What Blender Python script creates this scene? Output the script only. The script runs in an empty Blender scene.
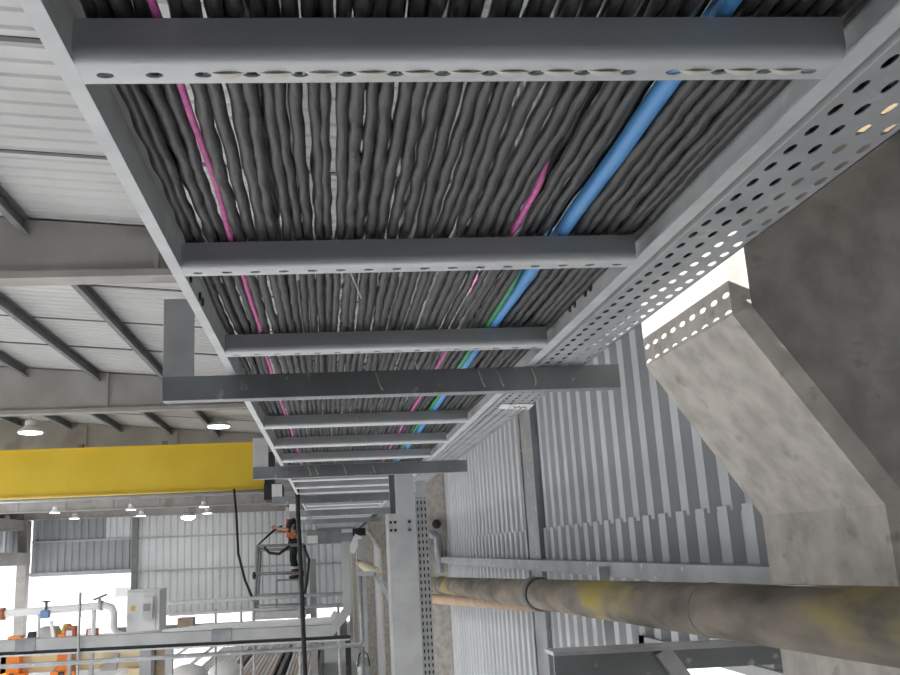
import bpy, math, random
from mathutils import Vector, Matrix, Euler
random.seed(7)
S = bpy.context.scene
C = S.collection
HF = 5.2                      # height of the viewpoint above the hall floor (all z below are relative to it)
PI = math.pi

# ------------------------------------------------------------------ materials
def mat(name, c1, c2=None, scale=6, rough=.6, metal=0., bump=0., stretch=(1, 1, 1), lo=.35, hi=.65, c3=None, s3=2., lo3=.58, hi3=.68, detail=5, spec=.5):
    m = bpy.data.materials.new(name); m.use_nodes = True
    nt = m.node_tree; N = nt.nodes; L = nt.links
    b = N['Principled BSDF']
    b.inputs['Roughness'].default_value = rough; b.inputs['Metallic'].default_value = metal
    b.inputs['Specular IOR Level'].default_value = spec
    if c2 is None:
        b.inputs['Base Color'].default_value = (*c1, 1); return m
    tc = N.new('ShaderNodeTexCoord'); mp = N.new('ShaderNodeMapping'); mp.inputs['Scale'].default_value = stretch
    L.new(tc.outputs['Object'], mp.inputs['Vector'])
    n = N.new('ShaderNodeTexNoise'); n.inputs['Scale'].default_value = scale; n.inputs['Detail'].default_value = detail
    L.new(mp.outputs[0], n.inputs['Vector'])
    r = N.new('ShaderNodeValToRGB'); r.color_ramp.elements[0].position = lo; r.color_ramp.elements[1].position = hi
    r.color_ramp.elements[0].color = (*c1, 1); r.color_ramp.elements[1].color = (*c2, 1)
    L.new(n.outputs['Fac'], r.inputs[0]); out = r.outputs[0]
    if c3 is not None:
        n3 = N.new('ShaderNodeTexNoise'); n3.inputs['Scale'].default_value = s3; n3.inputs['Detail'].default_value = 7
        L.new(mp.outputs[0], n3.inputs['Vector'])
        r3 = N.new('ShaderNodeValToRGB'); r3.color_ramp.elements[0].position = lo3; r3.color_ramp.elements[1].position = hi3
        L.new(n3.outputs['Fac'], r3.inputs[0])
        mx = N.new('ShaderNodeMixRGB'); L.new(r3.outputs[0], mx.inputs[0]); L.new(out, mx.inputs[1]); mx.inputs[2].default_value = (*c3, 1)
        out = mx.outputs[0]
    L.new(out, b.inputs['Base Color'])
    if bump:
        bp = N.new('ShaderNodeBump'); bp.inputs['Strength'].default_value = bump; bp.inputs['Distance'].default_value = .01
        L.new(n.outputs['Fac'], bp.inputs['Height']); L.new(bp.outputs[0], b.inputs['Normal'])
    return m
def emis(name, col, s):
    m = bpy.data.materials.new(name); m.use_nodes = True
    b = m.node_tree.nodes['Principled BSDF']; b.inputs['Base Color'].default_value = (*col, 1)
    b.inputs['Emission Color'].default_value = (*col, 1); b.inputs['Emission Strength'].default_value = s
    return m
g = lambda v, t=0.: (v, v + t * .5, v + t)
M = dict(
    galv=mat('galvanised steel', g(.50, .02), g(.62, .02), 9, .5, .2, .05, c3=g(.62), s3=14, lo3=.6, hi3=.72),
    rung=mat('galvanised rung steel', g(.50, .02), g(.60, .02), 5, .5, .2, .03, stretch=(.4, 3, 3), c3=g(.6), s3=30, lo3=.66, hi3=.75),
    galvd=mat('dull zinc steel', g(.24, .02), g(.34, .03), 4, .45, .4, .04, c3=g(.55), s3=20, lo3=.64, hi3=.7),
    tray=mat('perforated tray zinc', g(.33, .025), g(.41, .03), 7, .5, .25, c3=g(.5), s3=16, lo3=.62, hi3=.74),
    bright=mat('lightened zinc plate', g(.72), g(.82), 8, .45, .15),
    conc=mat('smooth concrete', (.40, .37, .335), (.55, .515, .47), 14, .85, 0, .5, c3=(.28, .26, .23), s3=13, lo3=.62, hi3=.75, spec=.25),
    concd=mat('beam concrete', (.31, .295, .275), (.38, .365, .345), 1.2, .85, 0, .1, c3=(.27, .25, .23), s3=.8, spec=.2),
    brown=mat('brown stained beam', (.16, .11, .06), (.26, .19, .11), 12, .8, stretch=(4, 1, 4)),
    sheet=mat('corrugated wall sheet', g(.44, .03), g(.50, .03), 1.5, .55, .15, stretch=(1, 1, .3)),
    roof=mat('roof sheet', (.43, .43, .425), (.50, .50, .495), .8, .6, 0.),
    purlin=mat('dark purlin steel', g(.16, .01), g(.21, .01), 3, .6, .2),
    lap=mat('lap seam', g(.10), g(.14), 3, .8),
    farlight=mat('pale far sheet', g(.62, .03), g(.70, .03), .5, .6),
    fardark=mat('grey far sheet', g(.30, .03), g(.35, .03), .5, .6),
    floor=mat('hall floor', (.56, .56, .56), (.66, .66, .66), .6, .8),
    pipe=mat('weathered pipe', (.085, .075, .062), (.25, .215, .175), 9, .8, 0, .5, stretch=(1, .4, 1), lo=.3, hi=.7, c3=(.30, .24, .035), s3=4.5, lo3=.55, hi3=.74, detail=8, spec=.2),
    pipecol=mat('pipe collar steel', (.13, .12, .11), (.2, .185, .16), 8, .7, .2),
    wood=mat('ochre pipe', (.34, .23, .15), (.42, .30, .21), 8, .7),
    yellow=mat('yellow crane paint', (.78, .55, .035), (.84, .60, .05), 1, .5),
    yellowd=mat('yellow machine paint', (.7, .48, .08), (.75, .52, .1), 4, .5),
    black=mat('black rubber', g(.012), g(.03), 20, .7, 0, .2),
    blackp=mat('black paint', g(.02), g(.035), 5, .6),
    white=mat('white paint', g(.78, .01), g(.84, .01), 3, .5),
    whitecab=mat('cabinet enamel', g(.66, .01), g(.72, .01), 3, .45),
    greyp=mat('grey paint', g(.38, .01), g(.45, .01), 3, .5, .2),
    vent=mat('vent grille', g(.3), g(.4), 60, .6, stretch=(.05, 1, 3)),
    cream=mat('cream paint', (.66, .56, .34), (.74, .64, .42), 2, .5),
    orange=mat('orange paint', (.75, .2, .03), (.85, .27, .05), 3, .5),
    redb=mat('red brown paint', (.4, .13, .08), (.5, .18, .1), 3, .6),
    bluep=mat('blue paint', (.16, .28, .5), (.22, .34, .56), 4, .5),
    blue=mat('blue cable jacket', (.07, .27, .62), (.10, .33, .70), 30, .42, stretch=(1, .2, 1)),
    green=mat('green cable jacket', (.03, .25, .09), (.05, .33, .12), 30, .45),
    pink=mat('pink cord', (.55, .09, .32), (.68, .16, .42), 60, .6),
    tie=mat('nylon tie', (.55, .53, .46), (.66, .64, .57), 10, .5),
    tag=mat('white tag', g(.72), g(.82), 20, .6),
    ink=mat('ink', g(.05), g(.08), 10, .7),
    rodw=mat('pale bar', (.74, .72, .70), (.82, .80, .78), 3, .7, stretch=(1, .2, 1)),
    rodr=mat('rusty bar', (.60, .47, .42), (.74, .64, .60), 3, .7, stretch=(1, .2, 1)),
    timber=mat('timber', (.30, .24, .18), (.42, .34, .26), 5, .8),
    skin=mat('skin', (.50, .30, .22), (.55, .34, .25), 8, .6),
    cloth=mat('dark work clothes', g(.015, .004), g(.03, .006), 14, .9),
    hivis=mat('orange harness', (.75, .17, .03), (.85, .22, .05), 9, .7),
    silver=mat('reflective band', g(.55), g(.65), 9, .4),
    hair=mat('dark hair', (.015, .012, .01), (.03, .022, .018), 20, .7),
    boot=mat('boot leather', g(.015), g(.03), 8, .6),
    lamp=emis('lamp diffuser', (1, 1, 1), 6), flood=emis('flood lens', (1, .97, .9), 60),
    gold=mat('yellowed rope wrap', (.34, .28, .16), (.62, .57, .42), 26, .8),
    outwall=mat('pale outside render', g(.85), g(.9), 1, .8),
)
for k, (a, b_) in dict(cable_a=(.017, .036), cable_b=(.012, .026), cable_c=(.026, .052)).items():
    M[k] = mat('black cable jacket ' + k[-1], g(a, .002), g(b_, .002), 40, .42, 0, .6, stretch=(1, .3, 1), c3=g(.14), s3=16, lo3=.66, hi3=.8)

# ------------------------------------------------------------------ mesh helpers
WL = {}                                    # world location of every object made here
class MB:
    def __init__(s): s.v = []; s.f = []; s.sm = []
    def face(s, idx, smooth=False): s.f.append(idx); s.sm.append(smooth)
    def pt(s, p): s.v.append(tuple(p)); return len(s.v) - 1
    def box(s, x0, x1, y0, y1, z0, z1):
        b = len(s.v)
        for z in (z0, z1):
            for x, y in ((x0, y0), (x1, y0), (x1, y1), (x0, y1)): s.v.append((x, y, z))
        for q in ((3, 2, 1, 0), (4, 5, 6, 7), (0, 1, 5, 4), (1, 2, 6, 5), (2, 3, 7, 6), (3, 0, 4, 7)): s.face([b + i for i in q])
        return s
    def loft(s, rings, close=True, smooth=False, cap=True):
        b = len(s.v); n = len(rings[0])
        for r in rings: s.v.extend(tuple(p) for p in r)
        for k in range(len(rings) - 1):
            for i in range(n if close else n - 1):
                j = (i + 1) % n
                s.face([b + k * n + i, b + k * n + j, b + (k + 1) * n + j, b + (k + 1) * n + i], smooth)
        if cap and close:
            s.face([b + i for i in range(n)][::-1]); s.face([b + (len(rings) - 1) * n + i for i in range(n)])
        return s
    def prism(s, poly, axis, a, b_):           # polygon in the two other axes, extruded along axis
        def mk(p, t):
            if axis == 'x': return (t, p[0], p[1])
            if axis == 'y': return (p[0], t, p[1])
            return (p[0], p[1], t)
        return s.loft([[mk(p, a) for p in poly], [mk(p, b_) for p in poly]])
    def tube(s, path, r, n=8, cap=True, smooth=True):
        path = [Vector(p) for p in path]; rings = []; up = None
        for i, p in enumerate(path):
            t = (path[min(i + 1, len(path) - 1)] - path[max(i - 1, 0)]).normalized()
            if up is None: up = Vector((0, 0, 1)) if abs(t.z) < .9 else Vector((1, 0, 0))
            a = t.cross(up).normalized(); b_ = a.cross(t).normalized(); up = b_
            rr = r(i) if callable(r) else (r[i] if isinstance(r, (list, tuple)) else r)
            rings.append([p + a * math.cos(2 * PI * k / n) * rr + b_ * math.sin(2 * PI * k / n) * rr for k in range(n)])
        return s.loft(rings, True, smooth, cap)
    def bar(s, p0, p1, w, h=None):             # square bar
        p0, p1 = Vector(p0), Vector(p1); h = h or w; t = (p1 - p0).normalized()
        up = Vector((0, 0, 1)) if abs(t.z) < .9 else Vector((0, 1, 0))
        a = t.cross(up).normalized() * w / 2; b_ = a.cross(t).normalized() * h / 2
        return s.loft([[p - a - b_, p + a - b_, p + a + b_, p - a + b_] for p in (p0, p1)])
    def lathe(s, c, prof, n=24, axis='z'):
        rings = []
        for r, h in prof:
            ring = []
            for k in range(n):
                u, w = math.cos(2 * PI * k / n) * r, math.sin(2 * PI * k / n) * r
                d = (u, w, h) if axis == 'z' else ((u, h, w) if axis == 'y' else (h, u, w))
                ring.append((c[0] + d[0], c[1] + d[1], c[2] + d[2]))
            rings.append(ring)
        return s.loft(rings, True, True)
    def ball(s, c, rx, ry, rz, n=12, m=8):
        return s.lathe((0, 0, 0), [(1e-3, -1)] + [(math.cos(a), math.sin(a)) for a in [(-.5 + k / m) * PI for k in range(1, m)]] + [(1e-3, 1)], n) if False else s._ball(c, rx, ry, rz, n, m)
    def _ball(s, c, rx, ry, rz, n, m):
        rings = []
        for k in range(m + 1):
            a = (-.5 + k / m) * PI; q = max(math.cos(a), .02)
            rings.append([(c[0] + rx * q * math.cos(2 * PI * i / n), c[1] + ry * q * math.sin(2 * PI * i / n), c[2] + rz * math.sin(a)) for i in range(n)])
        return s.loft(rings, True, True)
    def perf(s, O, U, V, nu, nv, hu, hv, T, skip=lambda i, j: False):
        """sheet of nu x nv cells of size U, V (vectors) from O, each with a rounded slot hu x hv; T = thickness vector"""
        O, U, V, T = Vector(O), Vector(U), Vector(V), Vector(T)
        for i in range(nu):
            for j in range(nv):
                c = O + U * (i + .5) + V * (j + .5)
                if skip(i, j):
                    P = [c - U / 2 - V / 2, c + U / 2 - V / 2, c + U / 2 + V / 2, c - U / 2 + V / 2]
                    s.loft([P, [p + T for p in P]]); continue
                a, b_ = hu / U.length / 2, hv / V.length / 2
                k = .45
                oc = [(-a, -b_ * k), (-a * k, -b_), (a * k, -b_), (a, -b_ * k), (a, b_ * k), (a * k, b_), (-a * k, b_), (-a, b_ * k)]
                cr = [(-.5, -.5), (.5, -.5), (.5, .5), (-.5, .5)]
                b0 = len(s.v)
                for off in (Vector((0, 0, 0)), T):
                    for u, w in cr: s.v.append(tuple(c + U * u + V * w + off))
                    for u, w in oc: s.v.append(tuple(c + U * u + V * w + off))
                o = lambda i: 4 + i
                for q in ([0, 1, o(2), o(1)], [1, 2, o(4), o(3)], [2, 3, o(6), o(5)], [3, 0, o(0), o(7)], [0, o(1), o(0)], [1, o(3), o(2)], [2, o(5), o(4)], [3, o(7), o(6)]):
                    s.face([b0 + x for x in q]); s.face([b0 + 12 + x for x in q][::-1])
                for i2 in range(8):
                    j2 = (i2 + 1) % 8
                    s.face([b0 + o(i2), b0 + o(j2), b0 + 12 + o(j2), b0 + 12 + o(i2)])
        return s
    def build(s, name, m, parent=None, shade=None):
        xs = [p[0] for p in s.v]; ys = [p[1] for p in s.v]; zs = [p[2] for p in s.v]
        c = Vector(((min(xs) + max(xs)) / 2, (min(ys) + max(ys)) / 2, min(zs)))
        me = bpy.data.meshes.new(name)
        me.from_pydata([(p[0] - c.x, p[1] - c.y, p[2] - c.z) for p in s.v], [], s.f)
        me.polygons.foreach_set('use_smooth', s.sm); me.materials.append(M[m] if isinstance(m, str) else m); me.update()
        o = bpy.data.objects.new(name, me); C.objects.link(o); WL[o.name] = c
        if parent: o.parent = parent; o.location = c - WL[parent.name]
        else: o.location = c
        return o
def tag(o, label, cat, group=None, kind=None):
    o['label'] = label; o['category'] = cat
    if group: o['group'] = group
    if kind: o['kind'] = kind
    return o
def thing(name, loc, label, cat, group=None):
    o = bpy.data.objects.new(name, None); o.empty_display_size = .1; C.objects.link(o); o.location = loc; WL[o.name] = Vector(loc)
    return tag(o, label, cat, group)
def struct(o): o['kind'] = 'structure'; return o
def bx(*a): return MB().box(*a)
def dup(root, off, label=None):
    r = root.copy(); C.objects.link(r); r.location = root.location + Vector(off); WL[r.name] = WL[root.name] + Vector(off)
    if label: r['label'] = label
    for ch in list(root.children):
        c = ch.copy(); C.objects.link(c); c.parent = r
        for gch in list(ch.children):
            d = gch.copy(); C.objects.link(d); d.parent = c
    return r
def bevel(o, w=.004, seg=2):
    md = o.modifiers.new('bevel', 'BEVEL'); md.width = w; md.segments = seg; md.limit_method = 'ANGLE'; md.angle_limit = .7; return o

# ------------------------------------------------------------------ the hall
XW = 1.55                                  # right wall plane
struct(bx(-30, 12, -6, 120, -HF - .2, -HF).build('floor', 'floor'))
def corr_y(mb, x, ya, yb, za, zb, pitch=.215, d=.042):
    n = max(1, round((yb - ya) / pitch)); p = (yb - ya) / n; prof = []
    for k in range(n):
        y = ya + k * p
        prof += [(x, y), (x, y + p * .40), (x + d, y + p * .52), (x + d, y + p * .88)]
    prof.append((x, yb))
    back = [(q[0] + .01, q[1]) for q in prof]
    for i in range(len(prof) - 1):
        P = [prof[i], prof[i + 1], back[i + 1], back[i]]
        mb.loft([[(a, b, za) for a, b in P], [(a, b, zb) for a, b in P]])
    return mb
mb = MB()
corr_y(mb, XW, -3, 2.6, -HF, 3.85); corr_y(mb, XW, 2.6, 4.6, -HF, -1.5); corr_y(mb, XW, 2.6, 4.6, -.50, .12); corr_y(mb, XW, 4.6, 12.3, -HF, .12)
corr_y(mb, XW + .012, 2.6, 12.3, .10, 3.85); corr_y(mb, XW, 12.3, 74, -HF, 3.85)
struct(mb.build('wall_right', 'sheet'))
struct(bx(-28, XW, -3.4, -3.2, -HF, 6.5).build('wall_back_blocker', 'purlin'))  # unseen wall added to stop light from behind the viewpoint, dark against bounce
struct(bx(-28.2, -28, -3.4, 3, -HF, 6.5).build('wall_left_blocker', 'purlin'))  # unseen wall piece added to block side light near the viewpoint, kept dark
# window opening low in the right wall, with a frame
w = struct(MB().box(XW - .02, XW + .08, 2.55, 2.63, -1.55, -.46).box(XW - .02, XW + .08, 4.57, 4.65, -1.55, -.46).box(XW - .02, XW + .08, 2.55, 4.65, -1.57, -1.5).box(XW - .02, XW + .08, 2.55, 4.65, -.5, -.46).build('window_1', 'greyp'))
# roof: ribbed sheets falling towards the right wall
RZ = lambda x: 4.0 - .09 * x
mb = MB(); prof = []; y = 2.75
mb.loft([[(x, -3.2, RZ(x)), (x, 1.8, RZ(x)), (x, 1.8, RZ(x) + .02), (x, -3.2, RZ(x) + .02)] for x in (-28, 1.7)])
for xa, xb in ((-28, -3.9), (-1.2, 1.7)): mb.loft([[(x, 1.8, RZ(x)), (x, 2.75, RZ(x)), (x, 2.75, RZ(x) + .02), (x, 1.8, RZ(x) + .02)] for x in (xa, xb)])
while y < 74.5:
    p = .26 if y < 32 else .8
    prof += [(y, 0), (y + p * .55, 0), (y + p * .68, .022), (y + p * .9, .022)]; y += p
for i in range(len(prof) - 1):
    (ya, da), (yb, db) = prof[i], prof[i + 1]
    for xa, xb in (((-28, -19.5), (-7.5, 1.7)) if 2.8 < ya < 13 else ((-28, -19), (-12.5, 1.7)) if 13 < ya < 27 else ((-28, -21), (-16, 1.7)) if 37 < ya < 58 else ((-28, 1.7),)):     # unseen roof openings added so sunlit floor throws light upward
        mb.loft([[(x, ya, RZ(x) + da), (x, yb, RZ(x) + db), (x, yb, RZ(x) + db + .02), (x, ya, RZ(x) + da + .02)] for x in (xa, xb)])
struct(mb.build('ceiling', 'roof'))
for i, yy in enumerate((6.75, 9.0, 14.0, 16.4, 18.8, 25.5, 28.6)):
    xl_ = -7.5 if yy < 13 else -12.5 if yy < 27 else -28
    struct(MB().loft([[(x, yy, RZ(x) - .012), (x, yy + .07, RZ(x) - .012), (x, yy + .07, RZ(x) + .02), (x, yy, RZ(x) + .02)] for x in (xl_, 1.6)]).build('trim_%d' % (i + 1), 'lap'))
# purlins (C sections) along the hall
PX = [.95, -.4, -2.05, -3.75, -5.4, -7.1, -8.8, -10.5, -12.2, -13.9, -15.6, -17.3, -19, -20.7, -22.4, -24.1]
for x in PX:
    z1 = RZ(x) - .02; z0 = z1 - .22
    q = [(x - .045, z0), (x + .045, z0), (x + .045, z0 + .02), (x - .03, z0 + .02), (x - .03, z1 - .015), (x + .045, z1 - .015), (x + .045, z1), (x - .045, z1)]
    tag(MB().prism(q, 'y', 3, 74).build('roof_purlin', 'purlin'), 'dark steel purlin running lengthwise under the ribbed roof sheets', 'purlin', 'purlins under the roof')
# rafters
RL = ['nearest deep grey roof beam at the left, over the first lap of the roof', 'second deep grey roof beam, behind the bracket with the upright end', 'third grey roof beam just above the yellow crane girder',
      'grey roof beam hidden right behind the yellow crane girder', 'grey roof beam directly below the yellow crane girder in view', 'grey roof beam with the nearer row of far lamps', 'farthest grey roof beam along the top of the end wall']
for i, yy in enumerate((11.0, 21.5, 31.5, 42, 52, 62.5, 73)):
    r = thing('roof_beam', (-12, yy, 3.5), RL[i], 'roof beam', 'roof beams')
    zb = 3.5
    top = lambda x: RZ(x) - .03
    MB().loft([[(x, yy + .06, zb + .08), (x, yy + .24, zb + .08), (x, yy + .24, top(x)), (x, yy + .06, top(x))] for x in (-27, 1.5)]).build('web', 'concd', r)
    bx(-27, 1.5, yy - .02, yy + .32, zb, zb + .09).build('bottom_flange', 'concd', r)
    for k in range(8):
        x = -2.1 - 3.1 * k
        bx(x - .03, x + .03, yy + .01, yy + .07, zb + .09, top(x)).build('stiffener', 'concd', r)

# concrete columns with a corbel, along the right wall
def column(y0, y1):
    P = [(2.3, -HF), (1.215, -HF), (1.215, .055), (.93, .492), (.93, .925), (1.45, .925), (1.45, 3.55), (2.3, 3.55)]
    Q = [(2.3, -HF), (1.245, -HF), (1.245, .066), (.96, .503), (.96, .925), (1.45, .925), (1.45, 3.55), (2.3, 3.55)]
    mb = MB(); mb.loft([[(x, y0, z) for x, z in Q], [(x, y0 + .035, z) for x, z in P], [(x, y1, z) for x, z in P]])
    return mb
CL = ['large concrete column with slanted corbel at the right edge', 'concrete column just behind the upright perforated riser', 'concrete column left of the riser, farther along the wall',
      'fourth concrete column along the right wall', 'fifth concrete column along the right wall', 'sixth concrete column along the right wall', 'farthest concrete column along the right wall']
c0 = tag(column(1.897, 2.51).build('concrete_column', 'conc'), CL[0], 'column', 'corbelled columns')
for k in range(1, 7): dup(c0, (0, 10.3 * k, 0), CL[k])
tag(bx(1.36, 1.60, -2.5, 2.1, .93, 1.5).build('runway_beam', 'brown'), 'brown-stained runway beam on the concrete corbels at top right', 'beam')
mb = bx(1.42, XW + .03, 2.52, 12.18, -.115, -.10).box(1.42, 1.435, 2.52, 12.18, -.172, -.115)
tag(mb.build('wall_girt', 'galvd'), 'horizontal steel girt along the ribbed wall above the big pipe', 'girt')
mb = bx(1.525, XW + .05, 6.60, 7.06, -2, 3.8).box(1.515, 1.525, 6.60, 6.64, -2, 3.8).box(1.515, 1.525, 7.02, 7.06, -2, 3.8)
tag(mb.build('wall_post', 'galvd'), 'tall grey steel post flat against the ribbed wall', 'post')

# far end wall
def corr_x(mb, y, xa, xb, za, zb, pitch=.55, d=.09):
    n = max(1, round((xb - xa) / pitch)); p = (xb - xa) / n; prof = []
    for k in range(n):
        x = xa + k * p; prof += [(x, y), (x + p * .5, y), (x + p * .62, y + d), (x + p * .88, y + d)]
    prof.append((xb, y))
    for i in range(len(prof) - 1):
        a, b = prof[i], prof[i + 1]
        P = [a, b, (b[0], b[1] + .02), (a[0], a[1] + .02)]
        mb.loft([[(q[0], q[1], za) for q in P], [(q[0], q[1], zb) for q in P]])
    return mb
FW = 74.4
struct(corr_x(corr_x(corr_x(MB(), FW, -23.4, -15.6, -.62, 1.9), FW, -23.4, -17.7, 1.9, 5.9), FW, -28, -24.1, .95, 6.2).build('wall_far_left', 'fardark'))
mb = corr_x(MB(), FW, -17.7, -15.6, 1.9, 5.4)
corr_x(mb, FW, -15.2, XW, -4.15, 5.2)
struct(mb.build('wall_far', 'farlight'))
for i, z in enumerate((1.85, -.72)): struct(bx(-23.4, XW, FW - .14, FW - .02, z - .07, z + .07).build('trim_%d' % (i + 8), 'greyp'))
struct(bx(-23.5, -15.5, FW - .2, FW + .1, -.72, -.5).build('door_frame', 'greyp')).name = 'door_1'
tag(bx(-15.6, -15.15, FW - .35, FW - .05, -HF, 3.5).build('end_wall_post', 'purlin'), 'dark steel post dividing the end wall right of the open door', 'post')
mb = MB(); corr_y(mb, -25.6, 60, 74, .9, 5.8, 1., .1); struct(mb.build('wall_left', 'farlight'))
tag(bx(-24.1, -23.4, 73.1, 74, -HF, 3.5).build('corner_column', 'concd'), 'grey concrete column at the far left corner beside the open door', 'column')
tag(bx(-25.4, -23.05, 62, 73, .12, 1.05).build('side_runway_beam', 'concd'), 'thick pale beam end at the left edge, halfway up the corner column', 'beam')
tag(bx(-25.5, -23.6, 62, 73.0, 2.75, 3.5).build('eaves_beam', 'concd'), 'pale eaves beam at the left edge, above the open door', 'beam')
# outdoors seen through the door
ob = thing('outdoor_building', (-18, 98, -HF), 'pale overexposed building outside the open door', 'building')
bx(-40, 4, 98, 104, -HF, 2.2).build('facade', 'outwall', ob)
for xa, xb, za, zb in ((-28.3, -27.2, -3.2, -1.9), (-26.9, -26.4, -3.4, -1.9)): bx(xa, xb, 97.9, 98.1, za, zb).build('shutter', 'rodr', ob)
for xa, xb in ((-22.2, -20.6), (-20.3, -18.8)): bx(xa, xb, 97.9, 98.1, -3.4, -2.5).build('window', 'vent', ob)

# ------------------------------------------------------------------ cable ladder
ZT = .60
lad = thing('cable_ladder', (.2, 12, ZT), 'long overhead galvanised cable ladder carrying the black cables', 'cable ladder')
def rail(xin, xout, sgn):      # C rail: web at the outer edge, flanges pointing inward
    y0, y1 = -.5, 24.0
    t = .004; lo, hi = min(xin, xout), max(xin, xout)
    mb = MB()
    q = [(xout, ZT), (xin, ZT), (xin, ZT + t), (xout - sgn * t, ZT + t), (xout - sgn * t, .715 - t), (xin, .715 - t), (xin, .715), (xout, .715)]
    return mb.prism(q if sgn > 0 else q[::-1], 'y', y0, y1).build('side_rail', 'galv', lad)
rl = rail(-.299, -.323, -1); rr = rail(.685, .715, 1)
for (xx, ys) in ((-.318, (2.05, 2.10, 2.26, 2.31)), (.710, (2.26, 2.31, 2.42, 2.47))):
    for yy in ys: MB().lathe((xx, yy, .66), [(.001, -.003), (.011, -.003), (.011, .003), (.001, .003)], 10, 'x').build('splice_bolt', 'blackp', rl if xx < 0 else rr)
for xx in (-.3235, .7155): bx(xx - .0015, xx + .0015, 2.02, 2.5, .605, .71).build('splice_plate', 'galvd', rl if xx < 0 else rr)
def rung_mb(holes):
    x0, x1 = -.2988, .6848; mb = MB(); t = .0035; R = .018; y0 = 0
    out = [(y0, ZT + .055), (y0, ZT + R)] + [(y0 + R - R * math.cos(a), ZT + R - R * math.sin(a)) for a in [PI / 2 * q_ / 8 for q_ in range(1, 9)]]
    e = .02 if holes else .062
    out += [(e, ZT)]
    inn = [(e, ZT + t), (y0 + R, ZT + t)] + [(y0 + R - (R - t) * math.cos(a), ZT + R - (R - t) * math.sin(a)) for a in [PI / 2 * q_ / 8 for q_ in range(7, -1, -1)]] + [(y0 + t, ZT + .055 - t), (.030, ZT + .055 - t), (.030, ZT + .055)]
    b = len(mb.v); mb.loft([[(x0, p[0], p[1]) for p in out + inn], [(x1, p[0], p[1]) for p in out + inn]], smooth=False)
    if holes:
        n = 16; u = (x1 - x0) / n
        mb.perf((x0, .02, ZT), (u, 0, 0), (0, .042, 0), n, 1, .021, .013, (0, 0, t))
    return mb
rA = rung_mb(True).build('rung', 'rung', lad); rB = rung_mb(False).build('rung', 'rung', lad)
def setr(o, y): o.location = Vector(o.location) + Vector((0, y, 0))
baseA, baseB = rA.location.copy(), rB.location.copy()
n = 0
for k in range(28):
    yy = 1.008 + .826 * k
    if k < 3: src, base = rA, baseA
    else: src, base = rB, baseB
    if k in (0, 3): o = src
    else: o = src.copy(); C.objects.link(o); o.parent = lad
    o.location = base + Vector((0, yy, 0))
# cable ties pulled tight through the slots of the nearest rung
for k in range(2, 15):
    if k in (11,): continue
    u = .9836 / 16
    x = -.2988 + u * (k + 1.0)
    mb = MB(); L_ = .0245
    rings = []
    for i in range(11):
        t = -1 + i / 5; xx = x + L_ * t; hw = .0015 + .0055 * (1 - t * t); zz = ZT + .0015 - .005 * (1 - t * t)
        rings.append([(xx, 1.046 - hw * .6, zz), (xx, 1.046 + hw, zz), (xx, 1.046 + hw, zz + .002), (xx, 1.046 - hw * .6, zz + .002)])
    mb.loft(rings, smooth=False)
    tag(mb.build('cable_tie', 'tie'), 'off-white cable tie looped through the slots of the nearest rung', 'cable tie', 'cable ties in the nearest rung')
# loose tie tails under the far rungs
for (x, y, dx, dy) in ((.045, 1.93, .045, .12), (.30, 3.02, .03, .05), (-.12, 4.31, .02, .05), (.26, 5.14, .03, .05)):
    m_ = MB().tube([(x, y, .66), (x + dx * .4, y + dy * .4, .63), (x + dx, y + dy, .585 if y < 2 else .6)], [.0022, .002, .0014], 6)
    tag(m_.build('tie_tail', 'tie'), {1.93: 'pale loose tie tail hanging below the cables behind the second rung', 3.02: 'pale tie tail over the first cross bracket', 4.31: 'pale tie tail near the left rail beyond the first cross bracket', 5.14: 'pale tie tail between the far rungs'}[y], 'cable tie')

TT = [(.18, 2.996, 'crossbar of the nearest cross bracket'), (.53, 2.996, 0), (.595, 2.996, 0), (.715, 2.996, 0),
      (-.125, 6.246, 'crossbar of the second cross bracket'), (-.077, 6.246, 1), (.117, 6.246, 1), (.317, 6.246, 1)]
for x, y, q_ in TT:
    zt = ZT - .003
    mb = MB().tube([(x - .012, y + .0005, zt), (x - .004, y - .003, zt - .022), (x + .004, y - .003, zt - .05), (x + .012 * (1 if x < .6 else 0), y - .003, zt - .066)], [.0026 if y < 4 else .004] * 4, 6)
    tag(mb.build('tie_tail', 'tie'), 'short pale tie tail hanging over the front of the ' + ('nearest' if y < 4 else 'second') + ' cross bracket', 'cable tie', 'tie tails on the ' + ('nearest' if y < 4 else 'second') + ' cross bracket')
for x, k in ((-.25, 4), (.147, 4), (.21, 4), (-.25, 5), (.22, 5)):
    y = 1.008 + .826 * k - .004
    tag(MB().tube([(x - .008, y, ZT + .056), (x, y, ZT + .03), (x + .008, y, ZT + .003)], [.003] * 3, 6).build('tie_tail', 'tie'), 'short pale tie tail hanging over a far rung between the first two cross brackets', 'cable tie', 'tie tails on the far rungs')

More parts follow.
